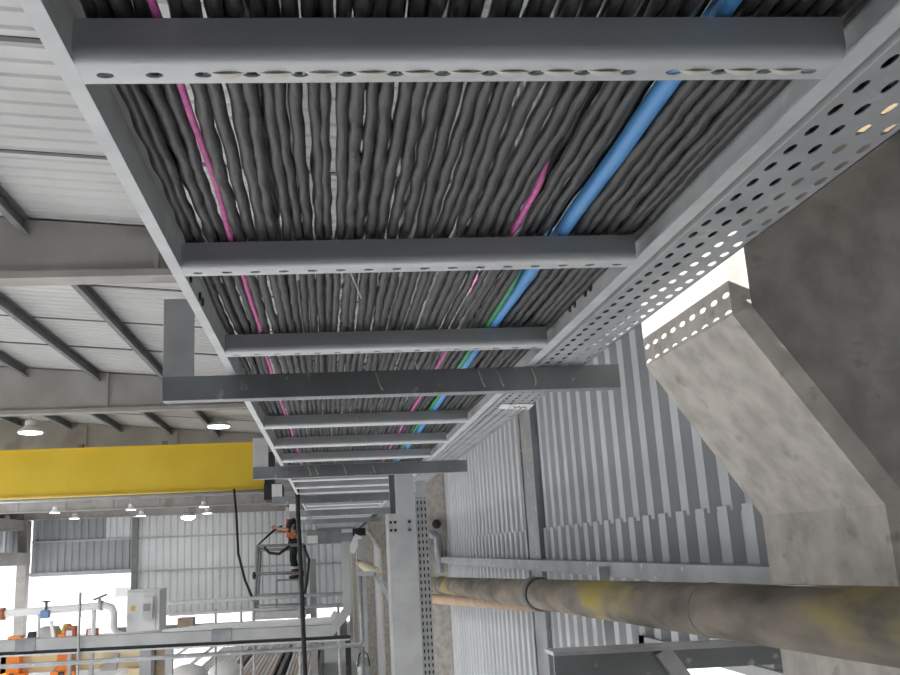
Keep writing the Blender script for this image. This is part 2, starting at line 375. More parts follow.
# cables lying on the rungs
ys = []; y = -.4
while y < 24:
    ys.append(y); y += .025 if y < 2.2 else (.06 if y < 4.5 else (.16 if y < 8 else .6))
ys.append(24)
def cable(name, m, x, z, r, amp=.003, fan=lambda y: 0., bump=0., n=9, zf=lambda y: 0., hf=.3):
    amp *= 1.45
    ph = [random.uniform(0, 6.28) for _ in range(7)]; fr = [random.uniform(1.2, 2.2), random.uniform(3, 6), random.uniform(8, 16), random.uniform(26, 48)]
    pth = []
    for y in ys:
        k = 1 if y < 6 else .5
        dx = amp * k * (.8 * math.sin(fr[0] * y + ph[0]) + .45 * math.sin(fr[1] * y + ph[1]) + .28 * math.sin(fr[2] * y + ph[2]) + (hf * math.sin(fr[3] * y + ph[6]) if y < 4.5 else 0))
        dz = amp * .7 * k * (math.sin(fr[0] * 1.3 * y + ph[3]) + .4 * math.sin(fr[1] * 1.2 * y + ph[4]))
        pth.append((x + dx + fan(y), y, z + abs(dz) + zf(y)))
    f3 = random.uniform(45, 70)
    rad = [r * (1 + bump * math.sin(f3 * y + ph[5]) * (1 if y < 5 else 0)) for y in ys]
    return MB().tube(pth, rad, n).build(name, m)
ZR = ZT + .0555
x = -.293; i = 0; pinked = False
def gapfan(x0):          # cables around here drift apart a little between the first two rungs
    return lambda y: .0065 * max(0, 1 - abs(y - 1.22) / .34) * (-1 if x0 < .335 else 1) * max(0, 1 - abs(x0 - .335) / .16)
while x < .698:
    r = random.choice((.0098, .0105, .0112, .0118, .0125, .0132))
    if x > -.203 and not pinked:
        pinked = True
        tag(cable('pink_cord', 'pink', x + .006, ZR + .006, .0058, .003, n=7, hf=.1), 'thin pink cord among the black cables near the left rail', 'cord'); x += .0135; continue
    if x > .391 and i < 100:
        i = 100
        tag(cable('pink_cord', 'pink', x + .007, ZR + .007, .0066, .003, n=7, hf=.1, zf=lambda y: (.03 if y < 1.46 or 2.0 < y < 2.8 else (0 if y > 1.56 else .03 * (1.56 - y) / .1))), 'short stretch of pink cord left of the blue cable', 'cord'); x += .0145; continue
    if x > .488 and i < 200:
        i = 200
        tag(cable('green_cable', 'green', x + .009, ZR + .009, .0085, .002, n=8, zf=lambda y: .028 if y < 2 else (0 if y > 2.3 else .028 * (2.3 - y) / .3)), 'green cable close beside the blue cable', 'cable'); x += .019
        tag(cable('blue_cable', 'blue', x + .0165, ZR + .0165, .0165, .0024, n=14, hf=.08), 'thick bright blue cable among the black cables', 'cable'); x += .034; continue
    gp = random.choice((-.0004, 0, 0, .0005, .001, .0018))
    bm = random.choice((0, .03, .06, .09, .12))
    tag(cable('power_cable', random.choice(('cable_a', 'cable_a', 'cable_b', 'cable_c')), x + r, ZR + r, r, .0028, gapfan(x), bm),
        'black power cable lying lengthwise on the overhead cable ladder', 'cable', 'black cables on the ladder')
    x += 2 * r + gp
# upper cables over the layer below, added to block sun through its gaps
for x in (-.26, -.1, .0, .11, .445, .475, .505, .535, .56, .583, .606, .629, .652, .675, .697):
    tag(cable('power_cable', 'cable_b', x + random.uniform(-.01, .01), ZR + (.05 if .43 < x < .575 else .035), .0125, .005, n=7), 'black upper-layer cable added on the overhead cable ladder to block light', 'cable', 'added light-blocking upper cables on the ladder')

# cross brackets under the ladder
def bracket(y, xl, xr, zu, label):
    b = thing('cross_bracket', (xl, y, ZT - .085), label, 'bracket', 'cross brackets under the ladder')
    t = .006
    q = [(y, ZT - .001), (y, ZT - .083), (y + .055, ZT - .083), (y + .055, ZT - .083 + t), (y + t, ZT - .083 + t), (y + t, ZT - .001)]
    bevel(MB().prism(q, 'x', xl, xr).build('crossbar', 'galvd', b), .002)
    if zu:
        o = MB().box(xl, xl + .105, y + .007, y + .013, ZT - .05, zu).box(xl, xl + .006, y + .013, y + .07, ZT - .05, zu)
        bevel(o.build('upright', 'galv' if y < 5 else 'bright', b), .002)
    return b
bracket(3.0, -.545, 1.015, .872, 'nearest cross bracket with a broad upright at its left end')
bracket(6.25, -.512, .967, .80, 'second cross bracket, in front of the top of the riser')
bracket(9.5, -.585, .9, .73, 'third cross bracket, beside the top of the hanging black cable')
bracket(12.75, -.55, .9, .73, 'fourth cross bracket, left of the worker in view')
bracket(16.0, -.5, .9, .73, 'farthest cross bracket, near the end of the ladder')

# perforated tray at the right of the ladder
pt = thing('perforated_tray', (.82, 9, ZT), 'perforated steel cable tray along the right side of the ladder', 'cable tray')
P = .0663
mb = MB(); mb.perf((.7325, -.4, ZT), (.041, 0, 0), (0, P, 0), 4, int(15 / P), .0135, .036, (0, 0, .002))
mb.build('perforated_base', 'tray', pt)
bx(.893, .896, -.4, 14.55, ZT, ZT + .01).build('edge_lip', 'galv', pt)
bx(.7305, .7325, -.4, 14.6, ZT, ZT + .05).build('side_flange', 'galv', pt)
for x, r in ((.748, .013), (.778, .014), (.806, .011)):
    tag(cable('power_cable', 'cable_b' if x != .778 else 'cable_a', x, ZT + .0045 + r, r, .0015, n=8), 'black cable lying inside the perforated tray', 'cable', 'cables in the perforated tray')
# trim cables in that tray to the tray length is not needed: they run on to the end trunking
tg = thing('paper_tag', (.83, 3.87, ZT - .003), 'white handwritten tag taped under the perforated tray', 'tag')
MB().loft([[(.752, 3.80, ZT - .0035), (.905, 3.83, ZT - .0035), (.912, 3.98, ZT - .0035), (.762, 3.92, ZT - .0035)], [(.752, 3.80, ZT - .0012), (.905, 3.83, ZT - .0012), (.912, 3.98, ZT - .0012), (.762, 3.92, ZT - .0012)]]).build('tag_sheet', 'tag', tg)
MB().tube([(.82, 3.86, ZT - .0045), (.835, 3.92, ZT - .0045), (.845, 3.86, ZT - .0045), (.86, 3.93, ZT - .0045), (.872, 3.88, ZT - .0045), (.89, 3.93, ZT - .0045)], .0022, 5).build('handwriting', 'ink', tg)
MB().tube([(.80, 3.8, ZT - .0045), (.803, 3.95, ZT - .0045)], .003, 5).build('strap', 'tie', tg)

# upright riser
rs = thing('cable_riser', (.6, 7.05, -HF), 'upright steel cable riser with a perforated side strip under the ladder', 'cable riser')
mb = MB().box(.45, .665, 7.0, 7.006, -HF, .28).box(.45, .456, 7.006, 7.12, -HF, .28).box(.659, .665, 7.006, 7.12, -HF, .28).box(.43, .45, 7.03, 7.036, -HF, .28)
mb.build('cover_channel', 'bright', rs)  # zinc lightened to stand in for light arriving from the open left side
mb = MB(); mb.perf((.668, 7.02, -1.45), (.029, 0, 0), (0, 0, .0495), 3, 38, .0115, .029, (0, .003, 0)); mb.box(.668, .755, 7.02, 7.023, -HF, -1.45)
mb.build('perforated_strip', 'galv', rs); bx(.665, .667, 7.02, 7.08, -HF, .43).build('strip_flange', 'galv', rs)
bx(.668, .755, 7.06, 7.075, -1.45, .40).build('dark_backing', 'blackp', rs)  # dark sheet added behind the slots so no light shows through
bx(.67, .755, 7.012, 7.018, .40, .525).build('end_plate', 'bright', rs)
bx(.513, .66, 6.985, 6.995, .275, .572).build('pale_cover', 'white', rs)
bx(.47, .512, 7.02, 7.06, .26, .58).build('side_strut', 'purlin', rs)
for x in (.468, .502, .612):
    for z in (.155, .215): MB().lathe((x, 6.995, z), [(.001, -.004), (.011, -.004), (.011, .006), (.001, .006)], 10, 'y').build('bolt', 'blackp', rs)
mb = MB().bar((.205, 7.2, -.158), (.35, 7.2, -.158), .03, .035).bar((.34, 7.2, -.165), (.452, 7.2, -.36), .03, .035)
mb.build('bracket_arm', 'galv', rs)

# ------------------------------------------------------------------ big pipe on the right
pz = lambda y: -.172 - .0218 * (y - 1.654)
pp = thing('weathered_pipe', (1.03, 6, -.35), 'large weathered pipe with yellow stains along the right wall', 'pipe')
MB().tube([(1.03, .5 + .3 * k, pz(.5 + .3 * k)) for k in range(45)], .0715, 28, True).build('pipe_run', 'pipe', pp)
def ring(y, w, r): return MB().lathe((1.03, y, pz(y)), [(r - .006, -w / 2), (r, -w / 2 + .004), (r, w / 2 - .004), (r - .006, w / 2)], 28, 'y')
ring(4.62, .15, .083).build('collar', 'pipecol', pp); ring(8.6, .12, .08).build('collar', 'pipecol', pp); ring(2.48, .012, .0735).build('weld_seam', 'pipecol', pp)
tag(MB().tube([(1.18, 11.9, -.60), (1.2, 9, -.48), (1.21, 5.2, -.32)], [.055, .055, .05], 14).build('ochre_pipe', 'wood'), 'short ochre pipe just below the big weathered pipe', 'pipe')
tag(MB().tube([(1.30, 11.95, .19), (1.36, 11.95, .19), (1.40, 11.95, .15), (1.41, 11.95, .09), (1.41, 11.95, -.30)], .055, 14).build('elbow_pipe', 'galvd'), 'grey elbow pipe on the concrete column behind the riser', 'pipe')
tag(MB().lathe((1.425, 12.17, .33), [(.001, -.02), (.05, -.02), (.06, .0), (.05, .02), (.001, .02)], 16, 'y').build('round_socket', 'blackp'), 'small black round socket on the column right of the riser', 'socket')
tag(MB().box(1.37, 1.42, 4.68, 4.72, -1.5, -.12).build('conduit', 'greyp'), 'vertical grey conduit behind the big pipe by the ribbed wall', 'conduit')
# steel frame at the bottom right
fr = thing('platform_frame', (1.1, 3.05, -.9), 'grey steel platform frame under the big pipe at bottom right', 'frame')
bx(.70, 1.475, 2.98, 3.10, -.345, -.333).build('top_lip', 'galv', fr)
bx(.71, 1.09, 3.02, 3.03, -.75, -.345).build('web_plate', 'galvd', fr)
bx(1.11, 1.475, 3.04, 3.06, -.412, -.345).build('web_plate', 'galvd', fr)
MB().bar((1.06, 3.0, -.345), (1.24, 3.0, -.62), .03, .05).build('diagonal_brace', 'galv', fr)

# ------------------------------------------------------------------ overhead crane, lamps
cr = thing('overhead_crane', (-12, 27.3, 1.95), 'long yellow overhead crane girder across the hall', 'crane')
bx(-26, -1.86, 27, 27.6, 1.98, 3.30).build('girder', 'yellow', cr)
bx(-26, -1.86, 26.93, 27.67, 1.94, 1.985).build('bottom_flange', 'yellow', cr)
bx(-26, -1.86, 26.93, 27.67, 3.295, 3.335).build('top_flange', 'yellow', cr)
bx(-1.86, -1.35, 26.5, 28.1, 1.6, 2.06).build('end_carriage', 'blackp', cr); bx(-1.86, -1.6, 26.8, 27.8, 2.06, 3.0).build('end_plate', 'blackp', cr)
for x in (-7.25, -4.8): bx(x - .07, x + .07, 27.0, 27.2, 3.335, 3.46).build('rail_clip', 'purlin', cr)
MB().tube([(-26, 26.9, 1.86), (-8, 26.9, 1.86), (-1.9, 26.9, 1.9)], .035, 8).build('conduit', 'greyp', cr)
tag(MB().tube([(-2.75, 26.85, 1.95), (-2.62, 26.2, 1.2), (-2.45, 25, .1), (-2.15, 23.6, -.55), (-1.80, 22.4, -1.1)], .035, 8).build('crane_cable', 'black'), 'thin black cable hanging from the crane girder to the work cage', 'cable')

def lamp(x, y, z, d, label, drop=.6, flood=False):
    t = thing('high_bay_lamp', (x, y, z), label, 'lamp', 'high bay lamps')
    r = d / 2
    MB().lathe((x, y, z), [(r, 0), (r * .98, .05), (r * .55, .16), (r * .5, .2)], 24).build('reflector', 'white', t)
    MB().lathe((x, y, z), [(r * .46, .2), (r * .46, .36), (r * .3, .4), (r * .05, .42)], 16).build('housing', 'white', t)
    MB().lathe((x, y, z), [(r * .05, -.03), (r * .9, -.03), (r * .9, -.005), (r * .05, -.005)], 20).build('diffuser', 'flood' if flood else 'lamp', t)
    MB().tube([(x, y, z + .4), (x, y, z + .4 + drop)], .02, 6).build('hanger', 'greyp', t)
RLB = lambda x, y: RZ(x)
lamp(-9.18, 28.5, 4.05, .78, 'round white high bay lamp above the left part of the crane girder', .42)
lamp(-3.39, 28.5, 4.05, .74, 'round white high bay lamp above the girder near the ladder', .1)
for x, lab in ((-17.85, 'far lamp under the crane, left end of the nearer row'), (-12.96, 'far lamp in the middle of the nearer row, above the dark post'), (-8.22, 'far lamp right of the bright floodlight in the nearer row')):
    lamp(x, 61, 3.36, .66, lab, .9)
for x, lab in ((-24.3, 'far lamp at the left corner over the corner column'), (-19.3, 'far lamp in the farther row above the pale wall panel'), (-14.3, 'far lamp in the farther row right of the dark post'), (-9.3, 'far lamp in the farther row right of the floodlight')):
    lamp(x, 71, 3.42, .75, lab, 1.2)
fl = thing('floodlight', (-10.3, 68, 3.05), 'glaring round floodlight below the crane girder', 'lamp')
MB().lathe((-10.3, 68, 3.1), [(.05, .35), (.42, .3), (.5, .0), (.46, 0), (.4, .25)], 20).build('housing', 'greyp', fl)
MB().ball((-10.3, 68, 3.1), .5, .5, .26).build('lens', 'flood', fl)
MB().tube([(-10.3, 68, 3.4), (-10.3, 68, 4.9)], .03, 6).build('hanger', 'greyp', fl)

# ------------------------------------------------------------------ end trunking, thick hanging cable, cctv
tr = thing('cable_trunking', (-.2, 22, .2), 'grey transverse trunking box at the far end of the ladder', 'trunking')
bevel(bx(-.55, .66, 21.9, 22.5, .24, .56).build('box_body', 'galvd', tr), .02)
bx(-.53, -.28, 21.86, 21.9, .26, .44).build('pale_cover', 'white', tr); bx(.28, .55, 21.86, 21.9, .48, .56).build('pale_cover', 'white', tr)
mb = MB().tube([(-.315, 9.3, .73), (-.312, 9.3, .4), (-.295, 9.3, -.1), (-.27, 9.3, -1.2), (-.26, 9.3, -3), (-.26, 9.3, -HF)], .024, 10)
tag(mb.build('hanging_cable', 'black'), 'thick black cable hanging down from the third cross bracket', 'cable')
cc = thing('security_camera', (.62, 19.6, .1), 'small pale box camera below the end of the ladder', 'camera')
bx(.5, .78, 19.9, 20.1, .36, .52).build('mount', 'blackp', cc)
MB().bar((.44, 19.7, .02), (.62, 19.7, .36), .17, .16).build('body', 'white', cc)
tag(MB().tube([(.50, 16.5, -.17), (.56, 15.5, -.21), (.60, 14.5, -.25), (.66, 13, -.28)], [.05, .075, .085, .06], 12).build('rope_bundle', 'gold'), 'yellowed rope-wrapped bundle left of the riser', 'bundle')

# ------------------------------------------------------------------ duct run and pipework at the lower left
du = thing('cable_duct', (-3, 16, -1.35), 'long grey cable duct crossing the lower left and turning up by the column', 'duct')
MB().box(-8, -.04, 15.95, 16.15, -1.345, -1.165).build('duct_body', 'greyp', du)
q = [(-.04, -1.345), (.02, -1.345), (.33, -.99), (.345, -.96), (.345, .2), (.20, .2), (.20, -.92), (-.01, -1.165), (-.04, -1.165)]
MB().prism(q, 'y', 15.95, 16.15).build('duct_elbow', 'greyp', du)
bx(-8, .3, 15.97, 16.12, -1.40, -1.355).build('under_channel', 'blackp', du); bx(-8, .3, 15.93, 16.0, -1.425, -1.40).build('under_lip', 'galv', du)
for x in (-5.05, -1.85): bx(x - .16, x + .16, 15.93, 16.17, -1.35, -1.155).build('joint_cover', 'galvd', du)
for x in (-7.6, -2.72): bx(x - .06, x + .06, 16.0, 16.12, -HF, -1.4).build('leg', 'greyp', du)
tr2 = thing('guard_rail', (-2.4, 15, -1.45), 'thin grey guard rail below the cable duct', 'rail')
MB().tube([(-8, 15, -1.50), (-.5, 15, -1.44), (.46, 15, -1.41), (.475, 15, -1.36), (.475, 15, -.35)], .035, 10).build('rail_tube', 'galvd', tr2)
for x in (-7.5, .475): MB().tube([(x, 15, -1.45), (x, 15, -HF)], .03, 8).build('post', 'galvd', tr2)
tag(bx(.52, .64, 17, 17.12, -HF, .24).build('slim_post', 'greyp'), 'slim grey steel post right of the duct elbow', 'post')
wp = thing('white_pipe', (-2.5, 16.4, -1.28), 'white insulated pipe lying along the cable duct', 'pipe')
MB().tube([(-2.9, 16.4, -1.2), (-2.6, 16.4, -1.2), (-2.2, 16.4, -1.185), (-.03, 16.4, -1.16), (.05, 16.4, -1.12), (.12, 16.4, -1.0)], [.06, .075, .10, .10, .10, .09], 16).build('thick_run', 'white', wp)
MB().tube([(-2.9, 16.4, -1.21), (-3.55, 16.4, -1.215), (-3.68, 16.4, -1.17), (-3.73, 16.4, -1.05), (-3.73, 16.4, -.84), (-3.77, 16.4, -.74), (-3.88, 16.4, -.70), (-4.6, 16.4, -.73), (-7, 16.4, -.80)], .062, 14).build('thin_run', 'white', wp)
for x in (-2.02, -1.62, -1.38): MB().tube([(x, 16.4, -1.28), (x, 16.4, -1.16)], .02, 8).build('saddle', 'galv', wp)
MB().lathe((-5.6, 16.4, -.765), [(.062, -.04), (.1, -.04), (.1, .04), (.062, .04)], 12, 'x').build('flange', 'redb', wp)
MB().lathe((-3.95, 16.4, -.70), [(.062, -.03), (.085, -.03), (.085, .03), (.062, .03)], 12, 'x').build('clamp', 'greyp', wp)
va = thing('valve_actuator', (-4.85, 16.3, -.95), 'small blue valve actuator hanging on the white pipe', 'valve')
bevel(bx(-4.93, -4.79, 16.25, 16.4, -.86, -.73).build('actuator_box', 'bluep', va), .02); MB().tube([(-4.86, 16.35, -.73), (-4.86, 16.35, -.6)], .025, 8).build('stem', 'galvd', va); MB().lathe((-4.86, 16.35, -.6), [(.01, 0), (.07, 0), (.07, .02), (.01, .02)], 12).build('hand_wheel', 'blackp', va)
v2 = thing('small_valve', (-4.0, 16.35, -.7), 'small dark valve on top of the white pipe near its bend', 'valve')
MB().tube([(-3.98, 16.4, -.65), (-3.98, 16.4, -.55)], .025, 8).build('stem', 'galvd', v2); MB().bar((-4.08, 16.4, -.6), (-3.86, 16.4, -.52), .03).build('lever', 'blackp', v2)
tag(MB().tube([(-4.17, 15.88, -HF), (-4.17, 15.88, -.45)], .022, 8).build('thin_pole', 'greyp'), 'thin vertical grey pole left of the pipe bend', 'pole')
tag(MB().tube([(-5.0, 16.45, -1.18), (-5.0, 16.45, -.78)], .028, 8).build('pipe_support', 'white'), 'short white pipe support below the blue actuator', 'support')
tag(MB().tube([(-4.08, 16.45, -1.18), (-4.08, 16.45, -.74)], .04, 8).build('pipe_support', 'white'), 'short thick white pipe support beside the thin pole', 'support')

ca = thing('control_cabinet', (-3.33, 17, -1.27), 'white control cabinet with a yellow warning sticker', 'cabinet')
bevel(bx(-3.60, -3.03, 16.8, 17.5, -1.29, -.50).build('cabinet_body', 'whitecab', ca), .008)
bx(-3.585, -3.10, 16.785, 16.80, -1.27, -.515).build('door', 'whitecab', ca)
ac = bx(-3.31, -3.135, 16.70, 16.785, -.97, -.60).build('cooling_unit', 'whitecab', ca); bx(-3.295, -3.17, 16.693, 16.70, -.84, -.715).build('grille', 'vent', ac)
bx(-3.525, -3.445, 16.778, 16.785, -.83, -.745).build('warning_sticker', 'yellowd', ca)
bx(-3.62, -3.01, 16.78, 17.52, -.50, -.485).build('roof_plate', 'white', ca)
bx(-3.4, -3.2, 17.0, 17.3, -HF, -1.29).build('pedestal', 'greyp', ca)
tag(bx(-3.22, -2.9, 19.9, 20.3, -1.75, -1.18).build('timber_block', 'timber'), 'dark brown timber block right of the white cabinet', 'block')
hr = thing('handrail', (-1.6, 20.5, -1.4), 'long pale double handrail between the cabinet and the work cage', 'handrail')
for z, r in ((-.88, .04), (-1.12, .035)): MB().tube([(-3.5, 20.5, z - .01), (.3, 20.5, z + .03)], r, 8).build('rail_bar', 'galv', hr)
for x in (-2.5, -1.95, -1.68, -.7, .15): MB().tube([(x, 20.5, -HF), (x, 20.5, -1.05)], .03, 8).build('post', 'galv', hr)
# machine with cream beam, orange frames and motor
ma = thing('cream_machine', (-4.8, 18.3, -HF), 'cream-coloured machine beam on a broad leg behind the guard rail', 'machine')
bx(-6.2, -3.38, 18.2, 18.6, -1.93, -1.52).build('beam', 'cream', ma); bx(-3.85, -3.38, 18.1, 18.6, -HF, -1.93).build('leg', 'cream', ma); bx(-6.3, -6.1, 18.2, 18.6, -HF, -1.52).build('leg', 'cream', ma)
bx(-3.36, -3.12, 18.3, 18.6, -HF, -1.55).build('side_cover', 'timber', ma)
for x in (-5.05, -4.15): MB().prism([(x - .2, -1.95), (x + .08, -1.65), (x + .14, -1.65), (x + .1, -1.95)], 'y', 18.08, 18.2).build('gusset', 'greyp', ma)
for xa, lab in ((-5.98, 'orange steel frame at the lower left corner'), (-5.07, 'second orange steel frame, below the yellow wheel')):
    o = thing('orange_frame', (xa + .1, 18, -HF), lab, 'frame', 'orange frames')
    bx(xa, xa + .23, 17.85, 18.08, -2.0, -1.24).build('upright', 'orange', o); bx(xa - .1, xa + .34, 17.8, 18.08, -HF, -1.9).build('foot', 'orange', o)
    for x2 in (xa + .05, xa + .15): MB().lathe((x2, 17.85, -1.31), [(.001, -.01), (.025, -.01), (.025, .01), (.001, .01)], 8, 'y').build('bolt', 'white', o)
    bx(xa + .05, xa + .16, 17.78, 17.86, -1.95, -1.9).build('hook', 'blackp', o)
mo = thing('electric_motor', (-5.3, 18.2, -1.52), 'grey electric motor with a yellow wheel on the cream beam', 'motor')
MB().lathe((-5.35, 18.3, -1.28), [(.02, -.17), (.15, -.17), (.17, -.1), (.17, .15), (.1, .2), (.02, .2)], 16, 'x').build('housing', 'greyp', mo)
MB().lathe((-5.62, 18.3, -1.29), [(.02, -.14), (.09, -.12), (.1, .1), (.02, .12)], 12, 'x').build('gearbox', 'blackp', mo)
MB().lathe((-5.02, 18.25, -1.28), [(.02, -.05), (.2, -.05), (.2, .06), (.02, .06)], 20, 'x').build('wheel', 'yellowd', mo)
bx(-5.5, -5.0, 18.2, 18.4, -1.53, -1.42).build('base', 'greyp', mo); MB().bar((-5.25, 18.0, -1.0), (-5.15, 18.0, -1.5), .06).build('strut', 'white', mo)
for x, m_, lab in ((-4.66, 'redb', 'small red-brown box above the cable duct, left of the thin pole'), (-4.28, 'redb', 'small red-brown box just right of the thin pole base')):
    o = thing('junction_box', (x, 17.2, -1.3), lab, 'box')
    bx(x - .09, x + .09, 17.1, 17.3, -1.32 if x < -4.5 else -1.28, -1.06 if x < -4.5 else -1.12).build('box_body', m_, o); bx(x - .05, x + .05, 17.08, 17.1, -1.22, -1.13).build('cover_plate', 'white', o)
    bx(x - .03, x + .03, 17.15, 17.25, -HF, -1.3).build('stand', 'greyp', o)
# low barrier, bars stacked on the floor
tag(bx(-13.5, XW - .6, 60, 60.6, -HF, -3.95).build('low_barrier', 'purlin'), 'low dark barrier in front of the gap under the end wall', 'barrier')
BL = ['pale bar in the left stack on the hall floor', 'rusty bar in the middle stack on the hall floor', 'pale rusty bar in the right stack on the hall floor']
for s_, (xa, xb, m_) in enumerate(((-5.4, -4.0, 'rodw'), (-3.55, -2.25, 'rodr'), (-1.75, -.68, 'rodr'))):
    nb = 8; wv = (xb - xa) / nb
    for k in range(nb):
        x = xa + wv * (k + .5)
        o = bx(x - wv * .42, x + wv * .42, 30, 47, -4.42, -4.22).build('steel_bar', m_ if (k % 3) else 'rodw')
        tag(bevel(o, .03), BL[s_], 'bar', ('bars in the left stack', 'bars in the middle stack', 'bars in the right stack')[s_])
    for yy in (31, 36, 41, 46):
        tag(bx(xa - .1, xb + .1, yy, yy + .3, -HF, -4.43).build('timber_sleeper', 'timber'), 'timber sleeper carrying the ' + ('left', 'middle', 'right')[s_] + ' stack of bars', 'timber', 'sleepers under the stacks')
for x, lab in ((-3.8, 'dark steel walkway edge right of the left bar stack'), (-2.02, 'dark steel walkway edge right of the middle bar stack'), (-.48, 'dark steel walkway edge right of the right bar stack')):
    tag(bx(x - .07, x + .07, 30, 47, -HF, -4.25).build('floor_channel', 'purlin'), lab, 'channel', 'channels between the bar stacks')
# white wrapped sacks under the machine
for k, (x, y, z, r) in enumerate(((-5.3, 21, -2.55, .35), (-4.4, 21, -2.5, .4), (-3.3, 22, -2.55, .42), (-2.6, 23.5, -2.7, .45))):
    o = MB().ball((x, y, z), r, .4, .24, 14, 8)
    tag(o.build('white_sack', 'white'), ('white sack between the two orange frames', 'white sack right of the second orange frame', 'white sack right of the cream leg', 'white sack left of the left bar stack')[k], 'sack', 'white sacks')
    o2 = bx(x - r, x + r, y - .4, y + .4, -HF, z - .24); tag(o2.build('pallet_crate', 'timber'), ('timber crate under the sack between the orange frames', 'timber crate under the sack right of the second orange frame', 'timber crate under the sack right of the cream leg', 'timber crate under the sack nearest the bar stacks')[k], 'crate')
bo = thing('vent_pipe', (.48, 15.4, -HF), 'short thick grey pipe standing at the bottom, left of the pier', 'pipe')
MB().tube([(.5, 15.6, -HF), (.5, 15.6, -1.85), (.47, 15.6, -1.7)], .1, 16).build('pipe_body', 'greyp', bo)
MB().tube([(.40, 15.5, -1.8), (.43, 15.5, -1.62), (.5, 15.5, -1.56), (.57, 15.5, -1.62), (.6, 15.5, -1.8)], .015, 6).build('hoop', 'blackp', bo)
tag(MB().box(.24, .34, 17.6, 17.7, -HF, -1.5).build('dark_post', 'blackp'), 'short dark post below the duct elbow', 'post')

# ------------------------------------------------------------------ work cage and worker
cg = thing('work_cage', (-1.2, 22.4, -1.36), 'grey open work cage high above the floor with a worker in it', 'cage')
bx(-1.85, -.6, 22, 22.9, -1.42, -1.25).build('platform', 'galv', cg)
for x, xt in ((-1.80, -1.70), (-.64, -.62)):
    for y in (22.03, 22.87): MB().tube([(x, y, -1.25), (xt, y, .25)], .042, 8).build('corner_post', 'galvd', cg)
for z, y in ((.25, 22.03), (.16, 22.87), (-.37, 22.03), (-.42, 22.87), (-.86, 22.03), (-.95, 22.87), (-1.1, 22.03)):
    MB().tube([(-1.74, y, z), (-.62, y, z - .01)], .036 if z > 0 else .022, 8).build('rail_bar', 'galvd', cg)
for x in (-1.74, -.63):
    for z in (.22, -.4): MB().tube([(x, 22.03, z), (x, 22.87, z)], .02, 8).build('side_bar', 'galv', cg)
bx(-1.3, -.7, 22.3, 22.75, -.585, -.545).build('step', 'galvd', cg)
for x in (-1.3, -.72): MB().bar((x, 22.5, -1.25), (x, 22.5, -.58), .04).build('step_leg', 'galvd', cg)
for x in (-1.79, -.66): MB().ball((x, 22.0, -.42), .045, .05, .09).build('latch', 'blackp', cg)
MB().tube([(-1.55, 21.98, .22), (-1.42, 21.95, .08), (-1.2, 21.95, .05), (-.95, 21.98, .22)], .035, 8).build('strap', 'black', cg)
tag(MB().tube([(-.62, 22, .22), (-.5, 22, -.1), (-.55, 22, -.6), (-.72, 22, -1.3), (-.68, 22, -2.0)], .03, 8).build('hose', 'black'), 'black hose drooping beside the right side of the work cage', 'hose')
mast = thing('cage_mast', (-1.0, 24.2, -HF), 'grey lifting mast carrying the work cage from behind', 'mast')
bx(-.52, -.36, 23.2, 23.4, -HF, -.1).build('mast_beam', 'greyp', mast); bx(-.9, -.36, 22.9, 23.4, -1.4, -1.28).build('fork', 'greyp', mast)

def skin_body(name, m, pts, edges, parent=None, sub=1):
    me = bpy.data.meshes.new(name); c = Vector(pts[0][0])
    me.from_pydata([tuple(Vector(p) - c) for p, r in pts], edges, []); me.materials.append(M[m])
    o = bpy.data.objects.new(name, me); C.objects.link(o); WL[o.name] = c
    if parent: o.parent = parent; o.location = c - WL[parent.name]
    else: o.location = c
    md = o.modifiers.new('skin', 'SKIN'); md.use_smooth_shade = True
    sv = me.skin_vertices[0].data if me.skin_vertices else None
    for i, (p, r) in enumerate(pts):
        d = sv[i]; rr_ = r if isinstance(r, tuple) else (r, r); d.radius = rr_; d.use_root = (i == 0)
    s_ = o.modifiers.new('sub', 'SUBSURF'); s_.levels = sub; s_.render_levels = sub
    return o
def ensure_skin(pts, edges): pass
wx, wy, wz = -.88, 22.5, -.545            # soles
w0 = thing('person', (wx, wy, wz), 'person in dark work clothes and orange harness in the work cage, holding a hose', 'person')
def W(x, y, z): return (wx + x, wy + y, wz + z)
# joints: facing left (-x) and slightly up, arms reaching forward
J = [(W(0, 0, .93), (.13, .10)), (W(-.01, 0, 1.12), (.125, .10)), (W(-.01, 0, 1.30), (.15, .11)), (W(-.01, 0, 1.42), (.12, .09)), (W(-.03, 0, 1.52), .055), (W(-.05, 0, 1.60), .07),
     (W(.02, -.09, .86), .085), (W(-.03, -.10, .48), .058), (W(.02, -.10, .10), .042), (W(-.12, -.10, .03), .038),
     (W(.04, .09, .86), .085), (W(.0, .10, .48), .058), (W(.10, .10, .10), .042), (W(-.03, .10, .03), .038),
     (W(-.02, -.19, 1.40), .06), (W(-.12, -.24, 1.15), .043), (W(-.34, -.14, 1.20), .034), (W(-.41, -.12, 1.22), .03),
     (W(-.02, .19, 1.40), .06), (W(-.14, .22, 1.15), .043), (W(-.32, .10, 1.13), .034), (W(-.38, .07, 1.14), .03)]
Ed = [(0, 1), (1, 2), (2, 3), (3, 4), (4, 5), (0, 6), (6, 7), (7, 8), (8, 9), (0, 10), (10, 11), (11, 12), (12, 13), (3, 14), (14, 15), (15, 16), (16, 17), (3, 18), (18, 19), (19, 20), (20, 21)]
